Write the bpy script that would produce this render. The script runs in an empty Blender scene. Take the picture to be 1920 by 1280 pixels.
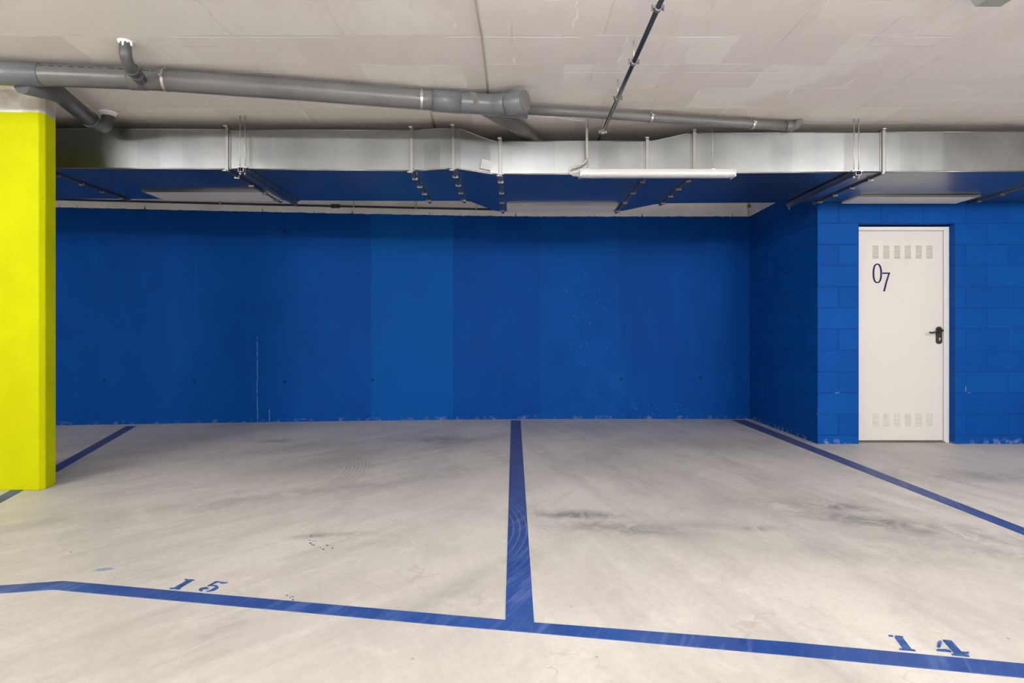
import bpy, math, random
from mathutils import Vector, Matrix
random.seed(7)
C = bpy.context.scene.collection

# ---------------------------------------------------------------- camera, world, exposure
F = 1100.0            # focal length in pixels of a 1920 wide frame
H = 1.016             # camera height (m)
HZ = 630.0            # image row of the horizon
cd = bpy.data.cameras.new('camera'); cam = bpy.data.objects.new('camera', cd); C.objects.link(cam)
cam.location = (0, 0, H); cam.rotation_euler = (math.pi/2, 0, 0)
cd.sensor_fit = 'HORIZONTAL'; cd.sensor_width = 36.0; cd.lens = 36.0*F/1920
cd.shift_y = -(640-HZ)/1920.0; cd.clip_start = 0.05; cd.clip_end = 100
bpy.context.scene.camera = cam
w = bpy.data.worlds.new('world'); bpy.context.scene.world = w; w.use_nodes = True
w.node_tree.nodes['Background'].inputs[0].default_value = (0.5, 0.5, 0.5, 1)
w.node_tree.nodes['Background'].inputs[1].default_value = 0.05
vs = bpy.context.scene.view_settings
vs.view_transform = 'Standard'; vs.look = 'None'; vs.gamma = 1; vs.use_curve_mapping = False
vs.exposure = 0.0
CEIL = H + 1.64

def P(x, y, Z):       # a point at distance Z in front of the camera
    return Vector(((x-960)*Z/F, Z, H + (HZ-y)*Z/F))
def FL(x, y):         # a point of the floor
    Z = F*H/(y-HZ)
    return Vector(((x-960)*Z/F, Z, 0))
def CE(x, y):         # a point of the ceiling
    Z = F*1.64/(HZ-y)
    return Vector(((x-960)*Z/F, Z, CEIL))

# lamps of the garage and an added rear row, hung under the ceiling out of the picture
LAMPS = [(-3.7, 1.6, 86), (0.3, 1.5, 90), (3.9, 1.6, 104),
         (-4.2, -2.4, 150), (0.0, -2.4, 150), (4.2, -2.4, 190),
         (-4.2, -5.4, 190), (0.0, -5.4, 190), (4.2, -5.4, 220)]  # deepest row added to send more light toward the back
LAMP_Z = H + 1.48
LAMP_SCALE = 1.40

# ---------------------------------------------------------------- helpers
class MB:
    def __init__(s): s.v = []; s.f = []; s.sm = []
    def add(s, vs, fs, smooth=False):
        n = len(s.v); s.v += [tuple(v) for v in vs]
        s.f += [tuple(i+n for i in f) for f in fs]; s.sm += [smooth]*len(fs)
        return s
    def box(s, a, b):
        x0, y0, z0 = a; x1, y1, z1 = b
        vs = [(x0,y0,z0),(x1,y0,z0),(x1,y1,z0),(x0,y1,z0),(x0,y0,z1),(x1,y0,z1),(x1,y1,z1),(x0,y1,z1)]
        return s.add(vs, [(0,3,2,1),(4,5,6,7),(0,1,5,4),(1,2,6,5),(2,3,7,6),(3,0,4,7)])
    def hexa(s, bot, top):      # two loops of equal length
        n = len(bot)
        fs = [tuple(reversed(range(n))), tuple(range(n, 2*n))]
        fs += [(i, (i+1) % n, n+(i+1) % n, n+i) for i in range(n)]
        return s.add(list(bot)+list(top), fs)
    def prism(s, pts, z0, z1):  # pts counter-clockwise in plan
        return s.hexa([(p[0], p[1], z0) for p in pts], [(p[0], p[1], z1) for p in pts])
    def tube(s, pts, r, n=20, caps=True):
        pts = [Vector(p) for p in pts]
        rs = r if isinstance(r, (list, tuple)) else [r]*len(pts)
        t0 = (pts[1]-pts[0]).normalized()
        up = Vector((0,0,1)) if abs(t0.z) < .9 else Vector((1,0,0))
        u = t0.cross(up).normalized(); rings = []
        prev = t0
        for i, p in enumerate(pts):
            a = (pts[i]-pts[i-1]).normalized() if i > 0 else t0
            b = (pts[i+1]-pts[i]).normalized() if i < len(pts)-1 else a
            t = (a+b).normalized()
            q = prev.rotation_difference(t); u = (q @ u); u = (u - t*u.dot(t)).normalized(); prev = t
            v = t.cross(u)
            k = 1/max(.6, math.sqrt((1+a.dot(b))/2))
            rings.append([p + (u*math.cos(2*math.pi*j/n) + v*math.sin(2*math.pi*j/n))*rs[i]*(k if k < 1.3 else 1.3) for j in range(n)])
        vs = [v for rg in rings for v in rg]; fs = []
        for i in range(len(pts)-1):
            for j in range(n):
                fs.append((i*n+j, i*n+(j+1) % n, (i+1)*n+(j+1) % n, (i+1)*n+j))
        base = len(s.v)
        s.add(vs, fs, True)
        if caps:
            s.f.append(tuple(base+j for j in reversed(range(n)))); s.sm.append(False)
            s.f.append(tuple(base+(len(pts)-1)*n+j for j in range(n))); s.sm.append(False)
        return s
    def build(s, name, mat, parent=None, bevel=0):
        me = bpy.data.meshes.new(name); me.from_pydata(s.v, [], s.f); me.update()
        for p, k in zip(me.polygons, s.sm): p.use_smooth = k
        me.materials.append(mat)
        import bmesh
        bm = bmesh.new(); bm.from_mesh(me); bmesh.ops.recalc_face_normals(bm, faces=bm.faces); bm.to_mesh(me); bm.free()
        o = bpy.data.objects.new(name, me); C.objects.link(o)
        if parent:
            o.parent = parent
            o.matrix_parent_inverse = Matrix.Translation(parent.location).inverted()
        if bevel:
            m = o.modifiers.new('bevel', 'BEVEL'); m.width = bevel; m.segments = 2; m.limit_method = 'ANGLE'
        return o

def thing(name, loc, label, cat, group=None):
    o = bpy.data.objects.new(name, None); C.objects.link(o); o.location = loc
    o.empty_display_size = .1
    return tag(o, label, cat, group)
def tag(o, label, cat, group=None, kind=None):
    o['label'] = label; o['category'] = cat
    if group: o['group'] = group
    if kind: o['kind'] = kind
    return o
def structure(o, label=None):
    o['kind'] = 'structure'
    if label: o['label'] = label
    return o
def arc(p0, p1, p2, n=8):     # quadratic bend
    p0, p1, p2 = Vector(p0), Vector(p1), Vector(p2)
    return [(1-t)**2*p0 + 2*t*(1-t)*p1 + t*t*p2 for t in [i/n for i in range(n+1)]]

# ---------------------------------------------------------------- materials
def new_mat(name, col=(.5,.5,.5), rough=.6, metal=0, spec=.5):
    m = bpy.data.materials.new(name); m.use_nodes = True
    b = m.node_tree.nodes['Principled BSDF']
    b.inputs['Base Color'].default_value = (*col, 1); b.inputs['Roughness'].default_value = rough
    b.inputs['Metallic'].default_value = metal
    b.inputs['Specular IOR Level'].default_value = spec
    return m
class G:    # small node-graph writer
    def __init__(s, m):
        s.m = m; s.t = m.node_tree; s.b = s.t.nodes['Principled BSDF']; s.geo = s.t.nodes.new('ShaderNodeNewGeometry')
        s.sep = s.t.nodes.new('ShaderNodeSeparateXYZ'); s.t.links.new(s.geo.outputs['Position'], s.sep.inputs[0])
        s.X, s.Y, s.Z = s.sep.outputs; s.pos = s.geo.outputs['Position']
    def put(s, sock, v):
        if hasattr(v, 'is_output'): s.t.links.new(v, sock)
        elif isinstance(v, (tuple, list)) and len(v) == 3 and sock.type == 'RGBA': sock.default_value = (*v, 1)
        else: sock.default_value = v
    def math(s, op, a, b=None, c=None, clamp=False):
        n = s.t.nodes.new('ShaderNodeMath'); n.operation = op; n.use_clamp = clamp
        s.put(n.inputs[0], a)
        if b is not None: s.put(n.inputs[1], b)
        if c is not None: s.put(n.inputs[2], c)
        return n.outputs[0]
    def vec(s, x, y, z):
        n = s.t.nodes.new('ShaderNodeCombineXYZ'); s.put(n.inputs[0], x); s.put(n.inputs[1], y); s.put(n.inputs[2], z); return n.outputs[0]
    def scaled(s, v, sc, rot=(0,0,0), loc=(0,0,0)):
        n = s.t.nodes.new('ShaderNodeMapping'); s.put(n.inputs['Vector'], v)
        n.inputs['Scale'].default_value = sc; n.inputs['Rotation'].default_value = rot; n.inputs['Location'].default_value = loc
        return n.outputs[0]
    def along(s, ang, lo, across=1.0):   # stretched along the plan direction ang
        return s.scaled(s.scaled(s.pos, (1,1,1), (0,0,-ang)), (lo, across, 1))
    def noise(s, v, scale, detail=4, rough=.55, dist=0):
        n = s.t.nodes.new('ShaderNodeTexNoise'); s.put(n.inputs['Vector'], v); n.inputs['Scale'].default_value = scale
        n.inputs['Detail'].default_value = detail; n.inputs['Roughness'].default_value = rough; n.inputs['Distortion'].default_value = dist
        return n.outputs['Fac']
    def voro(s, v, scale, feat='F1', out='Distance'):
        n = s.t.nodes.new('ShaderNodeTexVoronoi'); n.feature = feat; s.put(n.inputs['Vector'], v); n.inputs['Scale'].default_value = scale
        return n.outputs[out]
    def ramp(s, v, a, b, lo=0., hi=1.):
        n = s.t.nodes.new('ShaderNodeMapRange'); s.put(n.inputs[0], v)
        n.inputs[1].default_value = a; n.inputs[2].default_value = b; n.inputs[3].default_value = lo; n.inputs[4].default_value = hi
        return n.outputs[0]
    def mix(s, f, a, b, mode='MIX'):
        n = s.t.nodes.new('ShaderNodeMix'); n.data_type = 'RGBA'; n.blend_type = mode
        s.put(n.inputs[0], f); s.put(n.inputs[6], a); s.put(n.inputs[7], b); return n.outputs[2]
    def mul(s, a, b): return s.math('MULTIPLY', a, b)
    def add(s, a, b): return s.math('ADD', a, b)
    def blob(s, cx, cy, rx, ry, ang=0, u=None, v=None):     # soft patch 1..0
        u = u or s.X; v = v or s.Y
        du = s.math('SUBTRACT', u, cx); dv = s.math('SUBTRACT', v, cy)
        c, n = math.cos(ang), math.sin(ang)
        a = s.math('DIVIDE', s.add(s.mul(du, c), s.mul(dv, n)), rx)
        b = s.math('DIVIDE', s.math('SUBTRACT', s.mul(dv, c), s.mul(du, n)), ry)
        return s.math('EXPONENT', s.mul(s.add(s.mul(a, a), s.mul(b, b)), -1.0))
    def bump(s, h, strength, dist=.01):
        n = s.t.nodes.new('ShaderNodeBump'); s.put(n.inputs['Height'], h); n.inputs['Strength'].default_value = strength
        n.inputs['Distance'].default_value = dist; s.t.links.new(n.outputs[0], s.b.inputs['Normal'])
    def brick(s, v, bw, rh, mort, smooth=.2):
        n = s.t.nodes.new('ShaderNodeTexBrick'); s.put(n.inputs['Vector'], v)
        n.inputs['Scale'].default_value = 1; n.inputs['Brick Width'].default_value = bw; n.inputs['Row Height'].default_value = rh
        n.inputs['Mortar Size'].default_value = mort; n.inputs['Mortar Smooth'].default_value = smooth
        n.inputs['Color1'].default_value = (.0,.0,.0,1); n.inputs['Color2'].default_value = (1,1,1,1); n.inputs['Mortar'].default_value = (.5,.5,.5,1)
        return n.outputs['Fac'], n.outputs['Color']
    def col(s, c): s.put(s.b.inputs['Base Color'], c)
    def rough(s, v): s.put(s.b.inputs['Roughness'], v)

BLUE = (0.000, 0.10, 0.45)
WHITE = (0.60, 0.575, 0.54)

# concrete floor
m_floor = new_mat('concrete_floor', (.5,.5,.5), .55, 0, .35); g = G(m_floor)
R_ = math.radians
big = g.noise(g.along(R_(60), .7), .95, 6, .6, .5)
mid = g.noise(g.along(R_(70), .55), 2.6, 8, .68, .7)
fine = g.noise(g.pos, 34, 6, .75)
left = g.ramp(g.X, -.9, .6, 1, 0)
scL = g.noise(g.along(R_(48), .09), 6.5, 6, .65, .25); scR = g.noise(g.along(R_(105), .12), 5.5, 6, .65, .3)
scr = g.add(g.mul(scL, left), g.mul(scR, g.math('SUBTRACT', 1, left)))
c = g.mix(g.ramp(big, .35, .66), (.565,.535,.495), (.70,.665,.62))
c = g.mix(g.ramp(mid, .48, .72, 0, .55), c, (.40,.38,.35))
c = g.mix(g.mul(g.ramp(scr, .50, .68, 0, .55), g.ramp(g.noise(g.pos, 1.3, 3), .4, .6, .3, 1)), c, (.36,.34,.315))
c = g.mix(g.mul(g.ramp(scr, .47, .33, 0, .35), 1.0), c, (.76,.73,.69))
c = g.mix(g.ramp(fine, .35, .8, 0, .38), c, (.36,.345,.32))
c = g.mix(g.ramp(g.noise(g.pos, 6, 6, .7, .4), .55, .72, 0, .4), c, (.76,.73,.69))
c = g.mix(g.mul(g.ramp(g.voro(g.pos, 5.0), .02, .035, 1, 0), .6), c, (.22,.20,.18))
crk = g.math('ABSOLUTE', g.math('SUBTRACT', g.noise(g.pos, .55, 6, .55, .3), .5))
c = g.mix(g.mul(g.ramp(crk, .0, .0035, 1, 0), g.ramp(g.noise(g.pos, 1.6, 2), .5, .6, 0, .35)), c, (.33,.30,.26))
st = None
for (px, py, rx, ry, a, k) in [(1085,965,.28,.08,0,1.0),(1170,990,.35,.12,-.2,.85),(1575,950,.22,.10,-.3,1.0),(1690,985,.55,.16,-.5,1.0),
        (1790,1025,.45,.12,-.5,.5),(1500,945,.5,.2,-.2,.45),(820,824,.40,.22,0,.75),(515,826,.20,.10,0,.85),(560,840,.9,.2,.5,.35),(1300,830,1.0,.35,0,.3),
        (640,860,.3,.7,.1,.35),(1850,893,.7,.18,0,.5),(560,925,1.0,.14,.5,.45),(300,955,1.1,.16,.45,.3),(620,1002,.16,.035,.2,.9),(1420,990,.12,.05,0,.7),
        (850,1105,.05,.35,-.6,.35),(1640,1040,.5,.15,-.3,.3),(1310,985,.3,.08,0,.4)]:
    p = FL(px, py); b = g.mul(g.blob(p.x, p.y, rx, ry, a), k)
    st = b if st is None else g.math('MAXIMUM', st, b)
st = g.mul(st, g.ramp(g.noise(g.along(R_(60), .8), 6, 8, .72, 1.0), .33, .56))
c = g.mix(g.mul(st, .95), c, (.19,.185,.175))
# curved tyre tracks of fine parallel ribs
def track(cx, cy, R0, R1, a0, a1, mask):
    dx = g.math('SUBTRACT', g.X, cx); dy = g.math('SUBTRACT', g.Y, cy)
    r = g.math('SQRT', g.add(g.mul(dx, dx), g.mul(dy, dy)))
    rib = g.ramp(g.math('SINE', g.mul(r, 2*math.pi/.028)), .0, .9)
    band = g.mul(g.ramp(r, R0, R0+.02), g.ramp(r, R1-.02, R1, 1, 0))
    return g.mul(g.mul(rib, band), mask)
p = FL(655, 890); q = FL(850, 838)
tr = g.math('MAXIMUM', track(p.x-1.3, p.y, 1.22, 1.42, 0, 0, g.blob(p.x, p.y, .5, .8)), track(q.x-.9, q.y, .8, .99, 0, 0, g.blob(q.x, q.y, .4, .45)))
c = g.mix(g.mul(tr, .5), c, (.26,.245,.23))
# smear of blue paint near the bay number
p = FL(198, 1066)
sm = g.mul(g.blob(p.x, p.y, .045, .022, .3), g.ramp(g.noise(g.pos, 30, 5), .35, .55))
c = g.mix(g.ramp(sm, .15, .5, 0, .75), c, (.16,.25,.45))
# dust at the foot of the walls
c = g.mix(g.mul(g.ramp(g.noise(g.pos, 9, 4), .4, .6), g.ramp(g.Y, 7.0, 7.25, 0, .5)), c, (.62,.60,.57))
g.col(c); g.rough(g.ramp(big, .3, .7, .42, .62)); g.bump(g.add(fine, mid), .12, .004)

# ceiling concrete, painted off white, boarded
m_ceil = new_mat('painted_ceiling', WHITE, .7, 0, .3); g = G(m_ceil)
fac, col = g.brick(g.scaled(g.pos, (1,1,1), (0,0,math.pi/2)), .95, .5, .004, .3)
tone = g.ramp(col, 0, 1, 0, .16)
n1 = g.noise(g.pos, .9, 5, .6, .5); n2 = g.noise(g.pos, 3.5, 6, .6, .6)
c = g.mix(g.ramp(n1, .35, .65), (.81,.765,.735), (.86,.82,.795))
c = g.mix(g.mul(tone, g.ramp(n1, .4, .7)), c, (.66,.62,.59))
c = g.mix(g.ramp(n2, .52, .7, 0, .30), c, (.84,.81,.77))
jm = g.mul(fac, g.ramp(g.noise(g.pos, 2.1, 3), .5, .6))
c = g.mix(g.mul(jm, .30), c, (.42,.39,.36))
ft_ = g.noise(g.along(R_(90), .35), 7, 8, .75, .5)
c = g.mix(g.ramp(ft_, .5, .7, 0, .22), c, (.60,.56,.52))
wob = g.mul(g.math('SUBTRACT', g.noise(g.pos, 5, 5, .7), .5), .10)
fac2, col2 = g.brick(g.vec(g.add(g.add(g.X, .3), wob), g.add(g.add(g.Y, .2), g.mul(wob, .5)), 0), .62, .34, .006, .2)
pt = g.mul(g.ramp(col2, .60, .66), g.ramp(n1, .40, .52))
c = g.mix(g.mul(pt, .45), c, (.97,.95,.92))
pt2 = g.mul(g.ramp(col2, .35, .30), g.ramp(n1, .45, .55))
c = g.mix(g.mul(pt2, .40), c, (.68,.64,.60))
c = g.mix(g.mul(g.mul(fac2, g.ramp(g.noise(g.pos, 2.4, 3), .52, .56)), .7), c, (.97,.95,.92))
# ridges of plaster across the boards
ry_ = g.math('FRACT', g.math('DIVIDE', g.add(g.Y, g.mul(g.noise(g.pos, 4, 3), .02)), .43))
rg = g.mul(g.ramp(g.math('ABSOLUTE', g.math('SUBTRACT', ry_, .5)), .0, .016, 1, 0), g.ramp(g.noise(g.scaled(g.pos, (1,2.3,1)), 1.6, 2), .51, .55))
c = g.mix(g.mul(rg, .9), c, (1,.98,.95))
pit = g.ramp(g.voro(g.pos, 2.2), .01, .018, 1, 0)
c = g.mix(g.mul(pit, .6), c, (.2,.18,.16))
g.col(c); g.bump(g.add(g.mul(n2, .7), g.add(g.mul(rg, -1.2), g.mul(jm, -.6))), .45, .008)

# painted blue wall with the bare white band on top
def blue_common(g, u, dull=0.0):
    n1 = g.noise(g.vec(u, g.Z, 0), .9, 4, .6); n2 = g.noise(g.vec(g.mul(u, 1.6), g.mul(g.Z, .5), 2), 2.6, 5, .6)
    c = g.mix(g.ramp(n1, .3, .7), (0.0,.049,.262), (0.0,.060,.305))
    c = g.mix(g.ramp(n2, .45, .75, 0, .3), c, (.0,.078,.35))
    return c
def white_band(g, c, u, z0):
    edge = g.add(z0, g.mul(g.math('SUBTRACT', g.noise(g.vec(u, 0, 0), 9, 5, .7), .5), .03))
    wb = g.math('GREATER_THAN', g.Z, edge)
    n = g.noise(g.vec(u, g.Z, 0), 3, 5)
    wc = g.mix(g.ramp(n, .35, .65), (.74,.71,.70), (.88,.85,.84))
    vl = g.voro(g.vec(g.mul(u, 1), 0, 4), 16)
    mk = g.mul(g.mul(g.ramp(g.math('SUBTRACT', g.Z, edge), .0, .055, 1, 0), g.ramp(vl, .13, .19, 1, 0)), g.ramp(g.noise(g.vec(u, 0, 8), 3, 3), .42, .5))
    wc = g.mix(mk, wc, (.05,.05,.06))
    return g.mix(wb, c, wc)
m_back = new_mat('blue_paint_concrete', BLUE, .6, 0, .08); g = G(m_back)
c = blue_common(g, g.X)
XP = lambda x, Z=7.05: (x-960)*Z/F
def between(a, b, s=.01): return g.mul(g.ramp(g.X, a-s, a+s), g.ramp(g.X, b-s, b+s, 1, 0))
c = g.mix(g.mul(between(XP(695), XP(851, 7.14)), .6), c, (.0,.09,.36))
c = g.mix(g.mul(between(XP(1010, 7.2), XP(1165, 7.2), .02), g.ramp(g.noise(g.vec(g.X, g.Z, 0), 2.2, 4), .35, .65, .1, .5)), c, (.0,.085,.36))
seam = None
for x, Z in [(185,6.73),(362,6.85),(532,6.96),(695,7.05),(851,7.14),(1010,7.2),(1163,7.2),(1320,7.2)]:
    s_ = g.ramp(g.math('ABSOLUTE', g.math('SUBTRACT', g.X, (x-960)*Z/F)), .004, .012, 1, 0)
    seam = s_ if seam is None else g.math('MAXIMUM', seam, s_)
c = g.mix(g.mul(seam, .4), c, (0,.05,.22))
# formwork tie holes
for px, py, Z in [(699,712,7.05),(1313,708,7.2),(1165,711,7.2),(365,715,6.86),(195,714,6.73),(534,433,6.96),(534,716,6.96)]:
    q = P(px, py, Z)
    c = g.mix(g.mul(g.ramp(g.blob(q.x, q.z, .022, .022, 0, g.X, g.Z), .3, .6), .75), c, (0,.02,.08))
# chips of bare plaster
def chips(cx, cz, rx, rz, scale, th):
    m_ = g.blob(cx, cz, rx, rz, 0, g.X, g.Z)
    v_ = g.voro(g.vec(g.X, 0, g.Z), scale); n_ = g.noise(g.vec(g.X, 3, g.Z), 7, 4)
    return g.mul(g.ramp(v_, th, th+.03, 1, 0), g.math('GREATER_THAN', g.mul(m_, n_), .27))
ch = chips(XP(1100,7.2), P(0,600,7.2).z, .42, .75, 16, .085)
q = P(1240, 765, 7.2); ch = g.math('MAXIMUM', ch, chips(q.x, q.z, .38, .15, 22, .13))
q = P(1150, 735, 7.2); hz = g.mul(g.blob(q.x, q.z, .35, .3, 0, g.X, g.Z), g.ramp(g.noise(g.vec(g.X, 1, g.Z), 5, 5), .45, .7))
c = g.mix(g.mul(hz, .5), c, (.01,.13,.42))
c = g.mix(g.mul(ch, .6), c, (.12,.28,.52))
def scratch(px, y0, y1, Z):
    a = P(px, y0, Z); b = P(px, y1, Z)
    wob = g.mul(g.math('SUBTRACT', g.noise(g.vec(0, g.Z, 0), 4, 3), .5), .05)
    d = g.math('ABSOLUTE', g.math('SUBTRACT', g.add(g.X, wob), a.x))
    return g.mul(g.mul(g.ramp(d, .002, .006, 1, 0), g.mul(g.ramp(g.Z, b.z-.01, b.z), g.ramp(g.Z, a.z, a.z+.01, 1, 0))), g.ramp(g.noise(g.vec(g.X, 0, g.mul(g.Z, 1)), 14, 3), .38, .5))
sc = g.math('MAXIMUM', scratch(483, 632, 790, 6.93), scratch(505, 768, 790, 6.94))
c = g.mix(g.mul(sc, .5), c, (.30,.42,.60))
# worn foot of the wall
ft = g.mul(g.ramp(g.Z, .0, .05, 1, 0), g.ramp(g.noise(g.vec(g.X, 0, g.Z), 11, 6, .7), .52, .64))
c = g.mix(g.mul(ft, .5), c, (.40,.42,.50))
c = white_band(g, c, g.X, H+1.468)
g.col(c); g.bump(g.add(g.noise(g.vec(g.X, 0, g.Z), 22, 5), g.mul(seam, -1.2)), .25, .004)

def block_mat(name, along, off, z0=.082):
    m = new_mat(name, BLUE, .6, 0, .10); g = G(m)
    u = g.X if along == 'X' else g.Y
    fac, col = g.brick(g.vec(g.math('SUBTRACT', u, off), g.math('SUBTRACT', g.Z, z0), 0), .4, .2, .006, .4)
    c = blue_common(g, u)
    c = g.mix(g.ramp(col, 0, 1, 0, .18), c, (.003,.13,.45))
    c = g.mix(g.mul(fac, .5), c, (0,.035,.17))
    chip = g.mul(fac, g.ramp(g.noise(g.vec(u, 0, g.Z), 9, 4), .64, .70))
    c = g.mix(g.mul(chip, g.ramp(g.Z, .3, .9, .7, .12)), c, (.30,.42,.62))
    ft = g.mul(g.ramp(g.Z, .0, .06, 1, 0), g.ramp(g.noise(g.vec(u, 0, g.Z), 16, 4), .50, .62))
    c = g.mix(g.mul(ft, .5), c, (.40,.42,.50))
    if along == 'Y': c = white_band(g, c, u, H+1.468)
    g.col(c); g.bump(g.add(g.mul(fac, -1.5), g.mul(g.noise(g.vec(u, 0, g.Z), 60, 4, .7), .5)), .5, .006)
    return m
m_block = block_mat('blue_block_wall', 'X', 4.08)
m_block_side = block_mat('blue_block_return', 'Y', 5.533)
m_plain = new_mat('grey_white_wall', (.74,.71,.67), .8)

# line paint
m_line = new_mat('blue_floor_paint', (.02,.10,.40), .5); g = G(m_line)
n1 = g.noise(g.pos, 4.5, 3, .6); n2 = g.noise(g.along(R_(62), .08), 26, 4, .6)
wn = g.t.nodes.new('ShaderNodeTexWhiteNoise'); wn.noise_dimensions = '1D'; g.put(wn.inputs['W'], g.math('FLOOR', g.mul(g.X, 5.3)))
c = g.mix(g.ramp(n1, .4, .6), (.006,.040,.215), (.015,.064,.265))
c = g.mix(g.mul(wn.outputs['Value'], .35), c, (.055,.095,.265))
c = g.mix(g.ramp(n2, .52, .66, 0, .5), c, (.13,.19,.41))
c = g.mix(g.ramp(g.noise(g.pos, 50, 4, .7), .6, .75, 0, .3), c, (.30,.33,.42))
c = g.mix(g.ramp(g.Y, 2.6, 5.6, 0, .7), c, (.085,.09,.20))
q = FL(970, 990)
dx = g.math('SUBTRACT', g.X, q.x-1.15); dy = g.math('SUBTRACT', g.Y, q.y)
r_ = g.math('SQRT', g.add(g.mul(dx, dx), g.mul(dy, dy)))
rib = g.mul(g.ramp(g.math('SINE', g.mul(r_, 2*math.pi/.034)), .6, .95), g.blob(q.x, q.y, .2, .55))
c = g.mix(g.mul(rib, .35), c, (.24,.29,.46))
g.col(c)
m_digit = new_mat('blue_stencil_paint', (.035,.115,.36), .55); g = G(m_digit)
g.col(g.mix(g.ramp(g.noise(g.pos, 40, 4), .4, .7), (.012,.052,.22), (.06,.145,.38)))
m_dark_drip = new_mat('dark_paint_drip', (.05,.06,.10), .5)

# yellow column, bare concrete above the paint
m_col = new_mat('yellow_column_paint', (.75,.76,.0), .6, 0, .1); g = G(m_col)
n = g.noise(g.pos, 2.2, 5, .6); pits = g.ramp(g.voro(g.pos, 11), .06, .10, 1, 0)
c = g.mix(g.ramp(n, .35, .65), (.49,.52,.0), (.55,.58,.0))
c = g.mix(g.mul(g.mul(pits, .5), g.math('GREATER_THAN', g.noise(g.pos, 3, 2), .54)), c, (.22,.22,.0))
edge = g.add(H+1.478, g.mul(g.math('SUBTRACT', g.noise(g.pos, 10, 4), .5), .02))
wc = g.mix(g.ramp(g.noise(g.pos, 7, 5), .4, .62), (.62,.59,.55), (.88,.86,.84))
wc = g.mix(g.mul(g.ramp(g.voro(g.scaled(g.pos, (1,1,1.6)), 13), .10, .15, 1, 0), g.math('GREATER_THAN', g.noise(g.pos, 5, 2), .5)), wc, (.10,.09,.08))
c = g.mix(g.math('GREATER_THAN', g.Z, edge), c, wc)
g.col(c); g.bump(g.add(g.noise(g.pos, 30, 5), g.mul(pits, -1)), .3, .004)

# galvanised sheet
def galv(name, lo, hi, r0, r1):
    m = new_mat(name, (.7,.7,.7), .3, 1.0); g = G(m)
    n1 = g.noise(g.scaled(g.pos, (.55,.25,.5)), 4.0, 5, .62)
    wn = g.t.nodes.new('ShaderNodeTexWhiteNoise'); wn.noise_dimensions = '1D'
    g.put(wn.inputs['W'], g.math('FLOOR', g.math('DIVIDE', g.X, .165)))
    v = g.add(g.mul(g.ramp(n1, .3, .7), .72), g.mul(wn.outputs['Value'], .28))
    g.col(g.mix(v, lo, hi)); g.rough(g.ramp(v, 0, 1, r0, r1))
    g.bump(g.noise(g.scaled(g.pos, (1.5,1,.4)), 1.6, 1), .25, .02)
    return m
m_duct = galv('galvanised_sheet', (.24,.25,.255), (.35,.358,.362), .28, .38)
m_flange = galv('galvanised_flange', (.22,.215,.20), (.36,.355,.34), .35, .5)
m_steel = new_mat('steel_hardware', (.62,.61,.58), .35, 1.0)
m_rod = new_mat('threaded_rod', (.50,.48,.42), .45, .8)
m_strut = galv('strut_channel', (.25,.25,.27), (.42,.42,.43), .3, .45)
m_grille = new_mat('grille_plate', (.80,.76,.69), .55)
m_pvc = new_mat('grey_pvc', (.135,.132,.128), .38); g = G(m_pvc)
c = g.mix(g.ramp(g.noise(g.pos, 3, 4), .35, .65), (.115,.112,.110), (.145,.142,.140))
g.col(c); g.rough(g.ramp(g.noise(g.pos, 9, 4), .3, .7, .30, .42))
m_pvc_fit = new_mat('blue_grey_pvc', (.125,.135,.15), .33)
m_pvc_dark = new_mat('dark_grey_pvc', (.085,.088,.092), .35)
m_ink = new_mat('black_print', (.03,.03,.03), .6)
m_conduit = new_mat('black_conduit', (.012,.016,.03), .32)
m_plaster = new_mat('white_plaster', (.85,.84,.82), .8)
m_lampw = new_mat('white_lamp_body', (.56,.53,.48), .5)
m_diff = new_mat('opal_diffuser', (.56,.57,.59), .25)
m_cable = new_mat('pale_grey_cable', (.50,.48,.43), .5)
m_rib = new_mat('painted_ridge', (.46,.43,.38), .7)
m_door = new_mat('white_door_paint', (.70,.675,.65), .4)
m_frame = new_mat('white_frame_paint', (.74,.73,.73), .4)
m_slit = new_mat('louvre_slit', (.42,.38,.33), .6)
m_num = new_mat('indigo_vinyl', (.018,.013,.09), .5, 0, .2)
m_black = new_mat('black_handle', (.012,.012,.012), .32)
m_box = new_mat('grey_green_box', (.33,.36,.31), .5)
m_emit = bpy.data.materials.new('lamp_glow'); m_emit.use_nodes = True
nt = m_emit.node_tree; nt.nodes.clear(); e = nt.nodes.new('ShaderNodeEmission'); o_ = nt.nodes.new('ShaderNodeOutputMaterial')
e.inputs[0].default_value = (1,.988,.972,1); e.inputs[1].default_value = 1; nt.links.new(e.outputs[0], o_.inputs[0])

# ---------------------------------------------------------------- the room
XL, XR, YR = -8.5, 6.8, -6.5
ZD = 5.533
structure(MB().box((XL-.2, YR-.2, -.15), (XR+.2, 8.2, 0)).build('floor', m_floor), 'pale stained concrete garage floor')
structure(MB().box((XL-.2, YR-.2, CEIL), (XR+.2, 8.2, CEIL+.2)).build('ceiling', m_ceil), 'off white painted concrete ceiling')
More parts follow.
